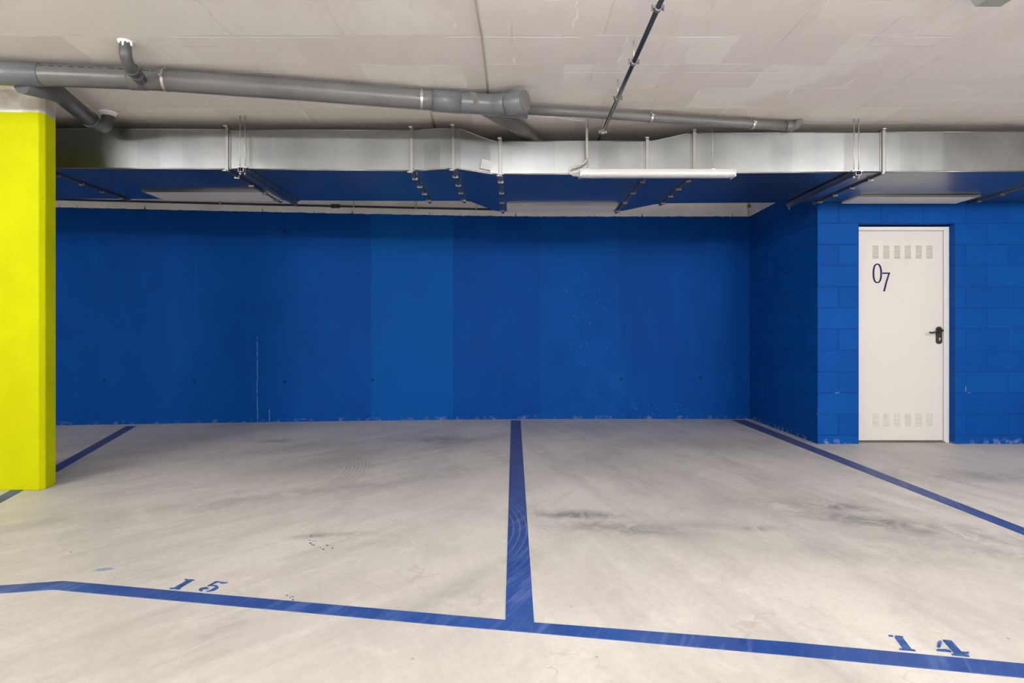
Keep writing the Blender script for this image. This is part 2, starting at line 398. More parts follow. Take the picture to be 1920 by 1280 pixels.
# back wall: board-marked concrete, slightly faceted
bp = [(2.916, 7.197), (.29, 7.200), (-.716, 7.142), (-.716, 7.136), (-1.690, 7.046), (-1.690, 7.055),
      (-2.708, 6.952), (-3.733, 6.848), (-4.75, 6.729), (XL, 6.36)]
poly = bp + [(XL, 7.6), (3.2, 7.6), (3.2, 7.197)]
structure(MB().prism(poly, 0, CEIL).build('wall_back', m_back), 'blue painted concrete wall behind the bays')
structure(MB().prism([(2.882, ZD), (3.08, ZD), (3.08, 7.19), (2.916, 7.19)], 0, CEIL).build('wall_return', m_block_side), 'blue block side wall between back wall and door wall')
DX0, DX1, DT = 3.270, 4.178, H + (HZ-419)*ZD/F
mb = MB()
mb.box((3.081, ZD, 0), (DX0, ZD+.16, CEIL)); mb.box((DX0, ZD, DT), (DX1, ZD+.16, CEIL)); mb.box((DX1, ZD, 0), (XR, ZD+.16, CEIL))
mb.box((2.8825, ZD-.0008, 0), (3.081, ZD+.0002, CEIL))
structure(mb.build('wall_right', m_block), 'blue concrete block wall with the white door')
# mortar droppings beside the door frame
structure(MB().box((XL-.2, YR, 0), (XL, 6.36, CEIL)).build('wall_left', m_plain))
structure(MB().box((XR, YR, 0), (XR+.2, ZD+.16, CEIL)).build('wall_far_right', m_plain))
structure(MB().box((XL-.2, YR-.2, 0), (XR+.2, YR, CEIL)).build('wall_rear', m_plain))

# door
YD = ZD + .075
D = bpy.data.objects.new('door_1', None); C.objects.link(D); D.location = ((DX0+DX1)/2, YD, 0)
structure(D, 'white metal door with louvre slots and the number 07')
zt = H + (HZ-425)*YD/F
fr = MB()
fr.box((DX0+.001, YD-.004, .012), (DX0+.022, YD+.05, zt)); fr.box((DX1-.052, YD-.004, 0), (DX1-.001, YD+.05, zt))
fr.box((DX0+.022, YD-.004, zt-.035), (DX1-.052, YD+.05, zt))
fr.build('frame', m_frame, D, .003)
LX0, LX1 = DX0+.024, DX1-.056
leaf = MB().box((LX0, YD+.004, .018), (LX1, YD+.045, zt-.038)).build('door_leaf', m_door, D, .003)
MB().box((DX1-.056, YD+.012, .012), (DX1-.050, YD+.04, zt-.03)).build('gap_strip', new_mat('gap_shadow_tone', (.25,.24,.22), .6), leaf)  # dark strip coloured as the shadow between leaf and frame
def door_pt(px, py): return P(px, py, YD)
for name, y0, y1 in (('upper', 461, 483), ('lower', 776, 798)):
    for k in range(6):
        xa = (1636.5 + 20.2*k); a = door_pt(xa, y1); b = door_pt(xa+11, y0); s = MB(); n = 8
        for j in range(n):
            z = a.z + (b.z-a.z)*j/(n-1)
            # folded louvre lip: a slanted blade standing off the leaf, dark slot below
            s.add([(a.x, YD+.0035, z+.0035), (b.x, YD+.0035, z+.0035), (b.x, YD-.0035, z-.0015), (a.x, YD-.0035, z-.0015),
                   (a.x, YD+.0045, z-.002), (b.x, YD+.0045, z-.002)], [(0,1,2,3), (3,2,5,4), (0,3,4), (1,5,2)])
        s.build('louvre', m_door if name == 'lower' else m_door, leaf)
        s = MB()
        for j in range(n):
            z = a.z + (b.z-a.z)*j/(n-1)
            s.box((a.x, YD+.0030, z-.0062), (b.x, YD+.0045, z-.0022))
        s.build('louvre_slot', m_slit if name == 'upper' else new_mat('pale_slit', (.68,.65,.62), .6), leaf)
# number 07
def stroke(mb, pts, wd, y0, y1, closed=False):
    n = len(pts); L = []; R = []
    for i in range(n):
        a = Vector(pts[(i-1) % n] if (closed or i > 0) else pts[i]); b = Vector(pts[(i+1) % n] if (closed or i < n-1) else pts[i])
        t = (b-a).normalized(); nn = Vector((-t.y, t.x)); k = wd[i] if isinstance(wd, list) else wd
        L.append(Vector(pts[i])+nn*k/2); R.append(Vector(pts[i])-nn*k/2)
    vs = []
    for p, q in zip(L, R):
        vs += [(p.x, y0, p.y), (q.x, y0, q.y), (q.x, y1, q.y), (p.x, y1, p.y)]
    fs = []
    m = n if closed else n-1
    for i in range(m):
        a = i*4; b = ((i+1) % n)*4
        for j in range(4): fs.append((a+j, a+(j+1) % 4, b+(j+1) % 4, b+j))
    if not closed: fs += [(0,1,2,3), tuple((n-1)*4+j for j in (3,2,1,0))]
    mb.add(vs, fs)
c0 = door_pt(1645.2, 512.3); z0 = MB(); pts = []; wd = []
for i in range(40):
    a = 2*math.pi*i/40
    cx_, sx_ = math.cos(a), math.sin(a)
    pts.append((c0.x + .037*math.copysign(abs(cx_)**.85, cx_), c0.z + .088*math.copysign(abs(sx_)**.85, sx_))); wd.append(.012 + .004*abs(cx_))
stroke(z0, pts, wd, YD+.0005, YD+.004, True)
z0.build('digit', m_num, leaf)
s7 = MB()
a = door_pt(1654.8, 512.0); b = door_pt(1668.6, 512.0); c_ = door_pt(1657.8, 546)
stroke(s7, [(a.x, a.z), (b.x+.002, b.z)], .014, YD+.0005, YD+.004)
stroke(s7, [(b.x-.006, b.z), (b.x-.03, b.z-.075), (c_.x, c_.z)], [.013, .015, .017], YD+.0005, YD+.0042)
s7.build('digit', m_num, leaf)
# handle
hp = door_pt(1760.3, 628.5); pl = MB(); r = .0285; hh = .083; out = []
for i in range(25):
    a = math.pi*i/24; out.append((hp.x + r*math.cos(a), hp.z + hh-r + r*math.sin(a)))
for i in range(25):
    a = math.pi + math.pi*i/24; out.append((hp.x + r*math.cos(a), hp.z - hh+r + r*math.sin(a)))
pl.hexa([(x, YD+.004, z) for x, z in out], [(x, YD-.008, z) for x, z in out])
hd = pl.build('handle', m_black, leaf, .002)
top = Vector((hp.x, YD-.008, hp.z+.047))
MB().tube([top, top+Vector((0,-.012,0))], .02, 20).build('rose', m_black, hd)
lv = arc(top+Vector((0,-.045,-.004)), top+Vector((-.035,-.05,-.004)), top+Vector((-.075,-.05,-.016)), 6) + arc(top+Vector((-.08,-.05,-.018)), top+Vector((-.105,-.05,-.026)), top+Vector((-.128,-.048,-.018)), 5)
MB().tube([top, top+Vector((0,-.035,0)), top+Vector((-.003,-.044,-.003))] + lv[1:], [.010,.010,.010]+[.0095]*6+[.0085]*6, 12).build('lever', m_black, hd)
MB().tube([Vector((hp.x, YD-.008, hp.z-.030)), Vector((hp.x, YD-.013, hp.z-.030))], .0085, 16).build('lock_cylinder', m_steel, hd)
MB().box((hp.x-.004, YD-.0125, hp.z-.052), (hp.x+.004, YD-.008, hp.z-.034)).build('keyhole_plate', m_steel, hd)
# dark strip filling the gap under the door
structure(MB().box((DX0+.02, YD-.02, 0), (DX1-.05, YD+.05, .012)).build('trim_1', new_mat('dark_threshold', (.16,.145,.12), .8)), 'dark threshold strip filling the gap under the door')

# ---------------------------------------------------------------- column
cb = [(-3.75, 3.868), (-3.124, 3.868), (-3.104, 3.905), (-3.135, 4.03), (-3.16, 4.06), (-3.78, 4.10), (-3.80, 3.90)]
tag(MB().prism(cb, 0, CEIL).build('column', m_col, None, .006), 'yellow painted concrete column with bare white top, at left', 'column')

# ---------------------------------------------------------------- floor markings
def flat(name, pts, mat, label=None, cat=None, z=.003, parent=None, group=None):
    o = MB().hexa([(p[0], p[1], .0003) for p in pts], [(p[0], p[1], z) for p in pts]).build(name, mat, parent)
    if label: tag(o, label, cat, group)
    return o
GL = 'painted bay lines on the floor'
A, B_, Cc, Dd = FL(1001.5,1168), FL(976,788.2), FL(958,788.2), FL(947.5,1163)
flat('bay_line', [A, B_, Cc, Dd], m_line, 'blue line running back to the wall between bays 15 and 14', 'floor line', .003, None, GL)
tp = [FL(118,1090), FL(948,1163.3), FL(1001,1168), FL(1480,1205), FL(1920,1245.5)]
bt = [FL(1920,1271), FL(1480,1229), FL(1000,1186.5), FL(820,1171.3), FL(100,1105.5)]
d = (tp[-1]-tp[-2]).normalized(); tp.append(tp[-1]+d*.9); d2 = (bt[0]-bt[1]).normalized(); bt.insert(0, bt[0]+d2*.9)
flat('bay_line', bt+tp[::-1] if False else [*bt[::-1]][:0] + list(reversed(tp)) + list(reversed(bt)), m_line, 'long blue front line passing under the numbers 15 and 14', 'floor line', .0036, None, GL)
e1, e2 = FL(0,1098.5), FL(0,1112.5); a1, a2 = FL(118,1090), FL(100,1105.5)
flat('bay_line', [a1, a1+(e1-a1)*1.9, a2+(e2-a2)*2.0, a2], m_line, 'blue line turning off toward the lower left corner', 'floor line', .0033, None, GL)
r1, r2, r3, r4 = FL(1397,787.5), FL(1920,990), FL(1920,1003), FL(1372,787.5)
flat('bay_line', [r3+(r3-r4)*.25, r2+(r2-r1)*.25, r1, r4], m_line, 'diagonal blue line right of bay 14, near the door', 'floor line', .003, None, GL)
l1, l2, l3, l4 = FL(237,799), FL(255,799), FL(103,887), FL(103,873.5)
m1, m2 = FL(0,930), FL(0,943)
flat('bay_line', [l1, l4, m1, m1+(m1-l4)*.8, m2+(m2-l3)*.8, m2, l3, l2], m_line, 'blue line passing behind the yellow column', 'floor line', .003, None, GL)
def digit(name, polys, org, s, up, right, parent):
    mb = MB()
    for pl in polys:
        q = [org + right*(x*s) + up*(y*s) for x, y in pl]
        mb.hexa([(p.x, p.y, .0003) for p in q], [(p.x, p.y, .0035) for p in q])
    return mb.build(name, m_digit, parent)
ONE = [[(.02,.0),(.52,.0),(.52,.05),(.42,.09),(.42,.95),(.46,1.0),(.20,1.0),(.20,.93),(.16,.90),(.16,.09),(.02,.05)], [(-.02,.93),(.12,.93),(.12,1.0),(-.02,1.0)]]
def ring(cx, cy, rx, ry, w0, a0, a1, n=16, fat=None):
    o = []; i_ = []
    for k in range(n+1):
        a = a0+(a1-a0)*k/n; wk = w0 if fat is None else w0 + fat*max(0, math.cos(a))
        o.append((cx+rx*math.cos(a), cy+ry*math.sin(a))); i_.append((cx+(rx-wk)*math.cos(a), cy+(ry-min(wk, w0))*math.sin(a)))
    return [[o[k], o[k+1], i_[k+1], i_[k]] for k in range(n)]
FIVE = ring(.36, .31, .38, .31, .05, -math.pi*.42, math.pi*.62, 18, .16) + ring(.34, .20, .36, .20, .07, math.pi*.62, math.pi*1.38, 12) + \
       [[(.02,.16),(.34,.24),(.34,.32),(.02,.28)], [(.13,.50),(.19,.50),(.26,.95),(.36,.95),(.36,1.0),(.14,1.0)]] + \
       [[(.42,.92),(.50,.86),(.62,.86),(.72,.94),(.74,1.0),(.66,.96),(.50,.97),(.42,1.0)]]
FOUR = [[(.36,.0),(.86,.0),(.86,.06),(.74,.10),(.74,.16),(.92,.18),(.98,.32),(.88,.28),(.74,.26),(.74,1.0),(.48,1.0),(.48,.10),(.36,.06)],
        [(.0,.20),(.42,.20),(.42,.30),(.30,.34),(.06,.30),(.0,.26)], [(.10,.46),(.18,.44),(.36,.78),(.40,.90),(.32,.90),(.24,.76)]]
n15 = thing('bay_number', FL(370,1104), 'blue stencilled bay number reading 15, on the floor at lower left', 'floor number')
o1 = FL(317, 1103.8); o5 = FL(368.5, 1108.2)
up15 = (FL(350,1085.8)-FL(318,1103.8)); up15 = up15.normalized(); rt = (FL(1480,1205)-FL(948,1163)).normalized(); rt = Vector((.99, .08, 0)).normalized() if False else Vector((1,-.0,0))
rt = (FL(430,1111)-FL(320,1102)).normalized()
digit('digit', ONE, o1, .092, up15, rt, n15)
digit('digit', FIVE, o5, .094, up15, rt, n15)
n14 = thing('bay_number', FL(1740,1222), 'blue stencilled bay number reading 14, on the floor at lower right corner', 'floor number')
p0 = FL(1685.5, 1218.3); p4 = FL(1762, 1228.6); up14 = (FL(1669,1190.5)-FL(1689,1218.6)).normalized()
rt4 = (FL(1800,1232)-FL(1690,1222)).normalized()
digit('digit', ONE, p0, .094, up14, rt4, n14)
# the 4's origin is at its lower left, its foot at the right
digit('digit', FOUR, FL(1762, 1226.5), .098, up14, rt4, n14)
# drips of paint
dr = [(583,1005,6),(580,1013,4),(582,1018,6),(585,1021,5),(589,1022,5),(601,1026,4),(606,1029.5,7),(613.5,1022.5,6),(623.5,1027.5,5),(592,1015,3),(586.5,1014,3),
      (538,1116,5),(549,1118.5,5),(544,1120,4),(549,1124,5),(133,1035,4)]
for x, y, s in dr:
    p = FL(x, y); k = s/(y-HZ)*H*.5*.72; pts = [(p.x+k*math.cos(a)*random.uniform(.8,1.2), p.y+k*math.sin(a)*random.uniform(.8,1.2)) for a in [j*math.pi/5 for j in range(10)]]
    if x < 200: lab = 'dark speck on the bare floor right below the yellow column'
    elif x < 560: lab = 'small dark blue drip just above the front line right of number 15'
    else: lab = 'dark blue drip in the cluster of specks in the middle of bay 15'
    flat('paint_drip', pts, m_dark_drip, lab, 'paint drip', .0015, None, 'drips beside number 15' if 200 < x < 560 else ('speck cluster in bay 15' if x > 560 else None))

# ---------------------------------------------------------------- ventilation duct
# stations: image column, top row, bottom row of the front face, front distance, back distance
HB = 1.25
def stn(px, yt, yb, Zf, Zb, hb=None):
    X = (px-960)*Zf/F
    return (X, Zf, Zb, H+(HZ-yt)*Zf/F, H+(HZ-yb)*Zf/F)
S = {}
sec = [
    [stn(-420,238,313,4.33,5.30), stn(80.5,240,315.8,4.375,5.35)],
    [stn(80.5,240,315.8,4.375,5.35), stn(427,242,318,4.41,5.41)],
    [stn(427,242,318,4.41,5.41), stn(772,243.5,321,4.45,5.44)],
    [stn(772,243.5,321,4.45,5.44), stn(795,242,320,4.45,5.45), stn(825,240,317.5,4.43,5.46), stn(850,240,317,4.43,5.47)],
    [stn(850,240,317,4.43,5.47), stn(864,241,317.5,4.43,5.50), stn(920,262,327,4.49,5.80), stn(938,264.5,327.5,4.50,5.83)],
    [stn(938,264.5,327.5,4.50,5.83), stn(1213,263.5,327.5,4.50,5.83)],
    [stn(1213,263.5,327.5,4.50,5.83), stn(1230,262.5,327.3,4.50,5.80), stn(1286,250,326,4.49,5.54), stn(1301,249,326,4.49,5.51)],
    [stn(1301,249,325.5,4.49,5.50), stn(1655,247,323.2,4.49,5.50)],
    [stn(1655,247,323.2,4.49,5.50), stn(2014,245.5,321.5,4.49,5.50)],
    [stn(2014,245.5,321.5,4.49,5.50), stn(2450,245,321,4.49,5.50)]]
duct = thing('ventilation_duct', (0, 4.5, H+1.25), 'galvanised rectangular ventilation duct running under the ceiling across the bays', 'duct')
for ss in sec:
    mb = MB(); vs = []
    for (X, Zf, Zb, zt_, zb_) in ss:
        vs += [(X, Zf, zb_), (X, Zf, zt_), (X, Zb, zt_), (X, Zb, zb_)]
    fs = []
    for i in range(len(ss)-1):
        for j in range(4): fs.append((i*4+j, i*4+(j+1) % 4, i*4+4+(j+1) % 4, i*4+4+j))
    fs += [(0,1,2,3), tuple((len(ss)-1)*4+j for j in (3,2,1,0))]
    mb.add(vs, fs)
    sc_ = mb.build('duct_section', m_duct, duct, .004)
    # folded seams along the lower and upper front edges
    for nm, iz, dz in (('lower_seam', 4, .004), ('upper_seam', 3, -.004)):
        pp = [Vector((q[0], q[1]-.001, q[iz]+dz)) for q in ss]
        d0 = (pp[1]-pp[0]).normalized(); d1 = (pp[-1]-pp[-2]).normalized()
        pp[0] = pp[0]+d0*.026; pp[-1] = pp[-1]-d1*.026
        MB().tube(pp, .0055 if iz == 4 else .004, 10).build(nm, m_duct, sc_)
fl_st = [sec[i][0] for i in range(1, 10)]
for k, (X, Zf, Zb, zt_, zb_) in enumerate(fl_st):
    t, w2 = .018, .012
    mb = MB()
    mb.box((X-w2, Zf-t, zb_-t), (X+w2, Zf, zt_+t)); mb.box((X-w2, Zb, zb_-t), (X+w2, min(Zb+t, 5.531) if Zb < 5.6 else Zb+t, zt_+t))
    mb.box((X-w2, Zf, zb_-t), (X+w2, Zb, zb_)); mb.box((X-w2, Zf, zt_), (X+w2, Zb, zt_+t))
    fo = mb.build('flange', m_flange, duct, .002)
    lip = MB().box((X-w2-.012, Zf-.006, zb_+.01), (X-w2, Zf, zt_-.01)).box((X+w2, Zf-.006, zb_+.01), (X+w2+.012, Zf, zt_-.01))
    lip.build('rivet_strip', m_duct, fo)
    rv = MB(); zz = zb_+.02
    while zz < zt_-.01:
        rv.box((X+w2+.002, Zf-.009, zz), (X+w2+.010, Zf-.005, zz+.006)); zz += .0165
    rv.build('rivet_row', m_flange, fo)
    for j in range(4):                       # cleats clamped round the flange below
        yy = Zf + .16 + j*(Zb-Zf-.25)/3
        MB().box((X-w2-.009, yy-.012, zb_-t-.008), (X+w2+.009, yy+.012, zb_-t+.012)).build('cleat', m_flange, fo)
    MB().tube([(X-.02, Zf-.03, zt_+t-.005), (X+.01, Zf-.03, zt_+t-.005)], .007, 10).build('corner_bolt', m_steel, fo)
    MB().tube([(X-.03, Zf-.03, zb_-t+.004), (X+.006, Zf-.03, zb_-t+.004)], .007, 10).build('corner_bolt', m_steel, fo)
# grilles let into the underside along the back edge
def grille(x0, x1, yf, Zb, zb_, label):
    Zf_ = (zb_-.012-H)*F/(HZ-yf); X0 = (x0-960)*Zf_/F; X1 = (x1-960)*Zf_/F
    g_ = MB().box((X0, Zf_, zb_-.012), (X1, Zb-.004, zb_+.002)).build('grille', m_grille, duct, .002)
    g_['label'] = label
    MB().box((X0, Zf_-.008, zb_-.018), (X1, Zf_, zb_)).build('grille_lip', m_duct, g_)
grille(266, 500, 359, 5.39, sec[1][1][4], 'beige grille strip')
grille(950, 1160, 384, 5.83, sec[5][0][4], 'beige grille strip')
grille(1612, 1838, 368, 5.50, sec[8][0][4], 'beige grille strip')
# paper sticker
s0 = P(903, 300, 4.462); 
stk = MB().add([P(903.5,297.5,4.462), P(923,302,4.478), P(919.5,319.5,4.475), P(900,315.5,4.455), P(903.5,297.5,4.466), P(923,302,4.482), P(919.5,319.5,4.479), P(900,315.5,4.459)],
    [(0,1,2,3),(7,6,5,4),(0,4,5,1),(1,5,6,2),(2,6,7,3),(3,7,4,0)])
stk.build('sticker', new_mat('pale_sticker', (.46,.46,.46), .5), duct)

# strut hangers
def hanger(X, Zf, Zb, z, label, yoff=.045):
    h = thing('duct_hanger', (X, Zf, z), label, 'duct hanger', 'strut hangers under the duct')
    st = MB(); w_ = .0205
    st.box((X-w_, Zf, z), (X+w_, Zb, z+.003)); st.box((X-w_, Zf, z), (X-w_+.003, Zb, z+.034)); st.box((X+w_-.003, Zf, z), (X+w_, Zb, z+.034))
    st.box((X-w_-.022, Zf+.015, z+.031), (X-w_, Zb, z+.034)); st.box((X+w_, Zf+.015, z+.031), (X+w_+.022, Zb, z+.034))
    st.build('strut', m_strut, h)
    for dx in (-.018, .018):
        MB().tube([(X+dx, Zf+.03, z-.02), (X+dx, Zf+.03, CEIL)], .0042, 8).build('threaded_rod', m_rod, h)
    MB().tube([(X, Zb+.0, z-.02), (X, Zb+.0, CEIL)], .0042, 8).build('threaded_rod', m_rod, h)
    for dx in (-.018, .018):
        MB().tube([(X+dx, Zf+.03, z-.012), (X+dx, Zf+.03, z)], .009, 6).build('nut', m_steel, h)
    MB().box((X-.04, Zf+.012, z+.0345), (X+.04, Zf+.05, z+.042)).build('washer_plate', m_strut, h)
hanger(-2.005, 4.335, 5.43, sec[2][0][4]-.036, 'strut hanger under the left half of the duct, right of a flange')
hanger(2.60, 4.40, 5.505, sec[8][0][4]-.045, 'strut hanger under the right half of the duct, left of the door')

# ---------------------------------------------------------------- grey drain pipes
def clamp(par, p, axis, r, mat=m_steel, top=None):
    ax = Vector(axis).normalized(); u = ax.cross(Vector((0,0,1))).normalized(); v = u.cross(ax)
    mb = MB(); n = 32; w_ = .0075; ro = r+.005; ri = r+.0005
    vs = []
    for k in range(n):
        a = 2*math.pi*k/n; d = u*math.cos(a)+v*math.sin(a)
        for rr, ww in ((ro,-w_),(ro,w_),(ri,w_),(ri,-w_)): vs.append(p + d*rr + ax*ww)
    fs = [(k*4+j, k*4+(j+1) % 4, ((k+1) % n)*4+(j+1) % 4, ((k+1) % n)*4+j) for k in range(n) for j in range(4)]
    mb.add(vs, fs, False)
    for s in (-1, 1): 
        q = p + u*s*(r+.012); mb.box((q.x-.009, q.y-.009, q.z-.006), (q.x+.009, q.y+.009, q.z+.006))
    c_ = mb.build('pipe_clamp', mat, par)
    q = p + Vector((0,0,r))
    MB().tube([q, (q.x, q.y, top or CEIL)], .0045, 8).build('threaded_rod', m_rod, c_)
    MB().tube([q, q+Vector((0,0,.014))], .009, 6).build('nut', m_steel, c_)
zc = 1.555
def PZ(x, y, zrel=zc):     # point at height zrel above the lens
    Z = zrel*F/(HZ-y); return Vector(((x-960)*Z/F, Z, H+zrel))
R1 = .0625
pipe = thing('drain_pipe', PZ(300,149.5), 'large grey plastic drain pipe clamped across the ceiling', 'pipe')
mp = [PZ(-160,131.5), PZ(0,137.5), PZ(80,140.5), PZ(262,148), PZ(310,150.8), PZ(480,163), PZ(600,172), PZ(700,180), PZ(790,187), PZ(832,190)]
MB().tube(mp, R1, 32).build('pipe_run', m_pvc, pipe)
MB().tube([mp[0], mp[1], mp[2]], R1+.0045, 32).build('coupling', m_pvc_fit, pipe)
d = (mp[3]-mp[2]).normalized()
# coupling tee under the riser
tee = MB().tube([mp[3]-d*.055, mp[3]+d*.035], R1+.003, 32).build('tee_saddle', m_pvc, pipe)
dd = (mp[5]-mp[4]).normalized()
clamp(pipe, mp[4], dd, R1); clamp(pipe, mp[8], (mp[8]-mp[7]), R1)
# printed marking along the pipe
def printing(pts, t0, t1, n, par):
    P0, P1 = pts
    for i in range(n):
        mb = MB()
        f0 = t0 + (t1-t0)*(i/n); f1 = f0 + (t1-t0)/n*random.uniform(.35,.75)
        a = P0.lerp(P1, f0); b = P0.lerp(P1, f1)
        up = Vector((0,-.84,.54)); rr = R1+.0006
        for s in (0,):
            dz = Vector((0,.0022,.0035))
            mb.add([a+up*rr-dz, b+up*rr-dz, b+up*rr+dz, a+up*rr+dz, a+up*(rr-.002)-dz, b+up*(rr-.002)-dz, b+up*(rr-.002)+dz, a+up*(rr-.002)+dz],
                   [(0,1,2,3),(7,6,5,4),(0,4,5,1),(1,5,6,2),(2,6,7,3),(3,7,4,0)])
        mb.build('printed_marking', m_ink, par)
printing((mp[2], mp[3]), .03, .93, 9, pipe); printing((mp[3], mp[4]), .3, 1.0, 2, pipe); printing((mp[4], mp[5]), .05, .2, 3, pipe)
printing((mp[7], mp[8]), -.1, .7, 6, pipe)
# wye at the right end
w0 = mp[9]; w1 = PZ(924,196.3,1.55)
w3 = P(979,190.5,3.82); w2_ = P(955,194,3.87)
MB().tube([mp[8].lerp(w0, .5), w0, PZ(868,193,1.553), w1.lerp(w0,.12), w1, w1.lerp(w2_,.35), w2_], R1+.0045, 40).build('wye_body', m_pvc_fit, pipe)
MB().tube([mp[8].lerp(w0, .5), w0, PZ(864,192.7,1.553)], R1+.0075, 40).build('wye_socket', m_pvc_fit, pipe)
dc = (w3-w2_).normalized()
MB().tube([w2_-dc*.01, w2_, w3+dc*.022], R1+.008, 40).build('socket', m_pvc_fit, pipe)
cap = MB().tube([w3+dc*.018, w3+dc*.028], R1-.002, 32).build('end_cap', m_pvc, pipe)
# second lower socket
e0 = P(900, 204, 4.0); e1 = P(989, 208.5, 4.03)
MB().tube([e0, e1], [.040, .050], 28).build('lower_socket', m_pvc_fit, pipe)
# diagonal run to the back over the duct
b0 = P(872, 198, 3.95); b1 = P(960, 232, 4.45); b2 = CE(1000, 258) ; b2 = P(1040, 275, 5.6); b2.z = H+1.57
b1 = Vector((.085, 4.50, H+1.578)); b2 = Vector((.56, 5.6, H+1.575)); b0 = Vector((-.27, 3.86, H+1.555))
MB().tube([b0, b1, b2, b2+(b2-b1).normalized()*1.2], .052, 28).build('back_branch', m_pvc, pipe)
# left branch going back over the column's right shoulder
lb0 = Vector((-2.86, 3.47, H+1.525)); lb1 = P(110,176,3.75); lb2 = P(171,226,4.12); lb3 = P(199,244,4.295)
br = MB().tube([P(40,158,3.50), lb1, lb2], .053, 28).build('left_branch', m_pvc_dark, pipe)
MB().tube([lb2-(lb2-lb1).normalized()*.03, lb2+(lb2-lb1).normalized()*.004], .0565, 28).build('socket_ring', m_pvc_dark, br)
q = Vector((lb3.x+.01, lb3.y+.01, CEIL))
MB().tube([lb2] + arc(lb2.lerp(lb3,.5), lb3, (lb3.x+.01, lb3.y+.01, CEIL-.03), 8) + [(lb3.x+.01, lb3.y+.01, CEIL)], .044, 28).build('elbow', m_pvc_dark, br)
MB().tube([(q.x, q.y, CEIL-.030), (q.x, q.y, CEIL-.008), (q.x, q.y, CEIL)], [.047,.054,.062], 11).build('plaster_patch', m_plaster, br)
# riser
t0 = CE(235,78); t1 = P(237,112,3.28); t2 = P(250,134,3.40); t3 = P(265,150,3.47)
rs = MB().tube([t0] + arc((t0.x, t0.y, t0.z-.05), P(236,116,3.27), P(248,131,3.36), 8) + [t3], .031, 24).build('riser', m_pvc_dark, pipe)
dr_ = (t3-P(248,131,3.36)).normalized(); k0 = P(248,131,3.36)
MB().tube([k0-dr_*.012, k0+dr_*.012], .037, 24).build('collar', m_pvc_dark, rs)
k1 = k0+dr_*.055
MB().tube([k1-dr_*.012, k1+dr_*.012], .037, 24).build('collar', m_pvc_dark, rs)
mbp = MB()
for j in range(9):
    a = j*2*math.pi/9; rr = random.uniform(.030,.036); ln = random.choice([.012,.03,.016,.045,.02])
    x_ = t0.x+.030*math.cos(a); y_ = t0.y+.030*math.sin(a)
    mbp.tube([(x_, y_, CEIL), (x_, y_, CEIL-ln*1.2)], [.009,.004], 8)
mbp.tube([(t0.x, t0.y, CEIL-.012), (t0.x, t0.y, CEIL)], [.030,.041], 11)
mbp.build('plaster_drips', m_plaster, rs)

# thin grey pipe
R2 = .032; zp = 1.588
p2 = [PZ(960,204.5,zp), PZ(1100,212,zp), PZ(1220,220.5,zp), PZ(1410,233,zp), PZ(1484,237,zp)]
thin = thing('drain_pipe', p2[2], 'thin grey plastic pipe running right from the wye to a ceiling bend', 'pipe')
e = p2[-1]; dn = (p2[-1]-p2[-2]).normalized()
MB().tube(p2, R2, 24).build('pipe_run', m_pvc, thin)
MB().tube([p2[-1]-dn*.05, p2[-1]+dn*.01], R2+.005, 24).build('end_socket', m_pvc, thin)
MB().tube(arc(e, e+dn*.05, e+dn*.06+Vector((0,0,.052)), 6), R2*.95, 24).build('elbow', m_pvc, thin)
clamp(thin, p2[2], p2[2]-p2[1], R2); clamp(thin, p2[3], p2[3]-p2[2], R2)

# dark conduit overhead
XC, zc2, R3 = .676, H+1.520, .0125
con = thing('cable_conduit', (XC, 3.3, zc2), 'dark conduit hung on rods, running front to back across the ceiling', 'conduit')
MB().tube([(XC, 2.0, zc2), (XC, 4.9, zc2+.0)], R3, 16).build('conduit_tube', m_conduit, con)
for Z in (2.72, 3.256, 3.75, 4.365):
    c_ = MB().box((XC-.028, Z-.010, zc2-.004), (XC+.028, Z+.010, zc2+.004))
    c_.tube([(XC, Z-.012, zc2), (XC, Z+.012, zc2)], R3+.005, 16)
    c_.tube([(XC-.026, Z, zc2-.012), (XC-.026, Z, zc2+.014)], .004, 8); c_.tube([(XC+.026, Z, zc2-.012), (XC+.026, Z, zc2+.014)], .004, 8)
    cc = c_.build('conduit_clip', m_steel if Z > 4 else m_flange, con)
    MB().tube([(XC, Z, zc2+.01), (XC, Z, CEIL)], .0038, 8).build('threaded_rod', m_rod, cc)

# painted ridges and cable on the ceiling
mb = MB(); rp = [CE(888,-60), CE(893,0), CE(903,60), CE(908,100), CE(912,135), CE(916,185)]
mb.tube([p+Vector((0,0,-.002)) for p in rp], .008, 10)
tag(mb.build('ceiling_cable', m_rib), 'thin painted cable on the ceiling ending at the wye fitting', 'cable')
mb = MB().tube([CE(806,200)+Vector((0,0,-.002)), CE(815,238)+Vector((0,0,-.002))], .007, 8)
tag(mb.build('ceiling_cable', m_rib), 'short painted cable between the large pipe and the duct', 'cable')

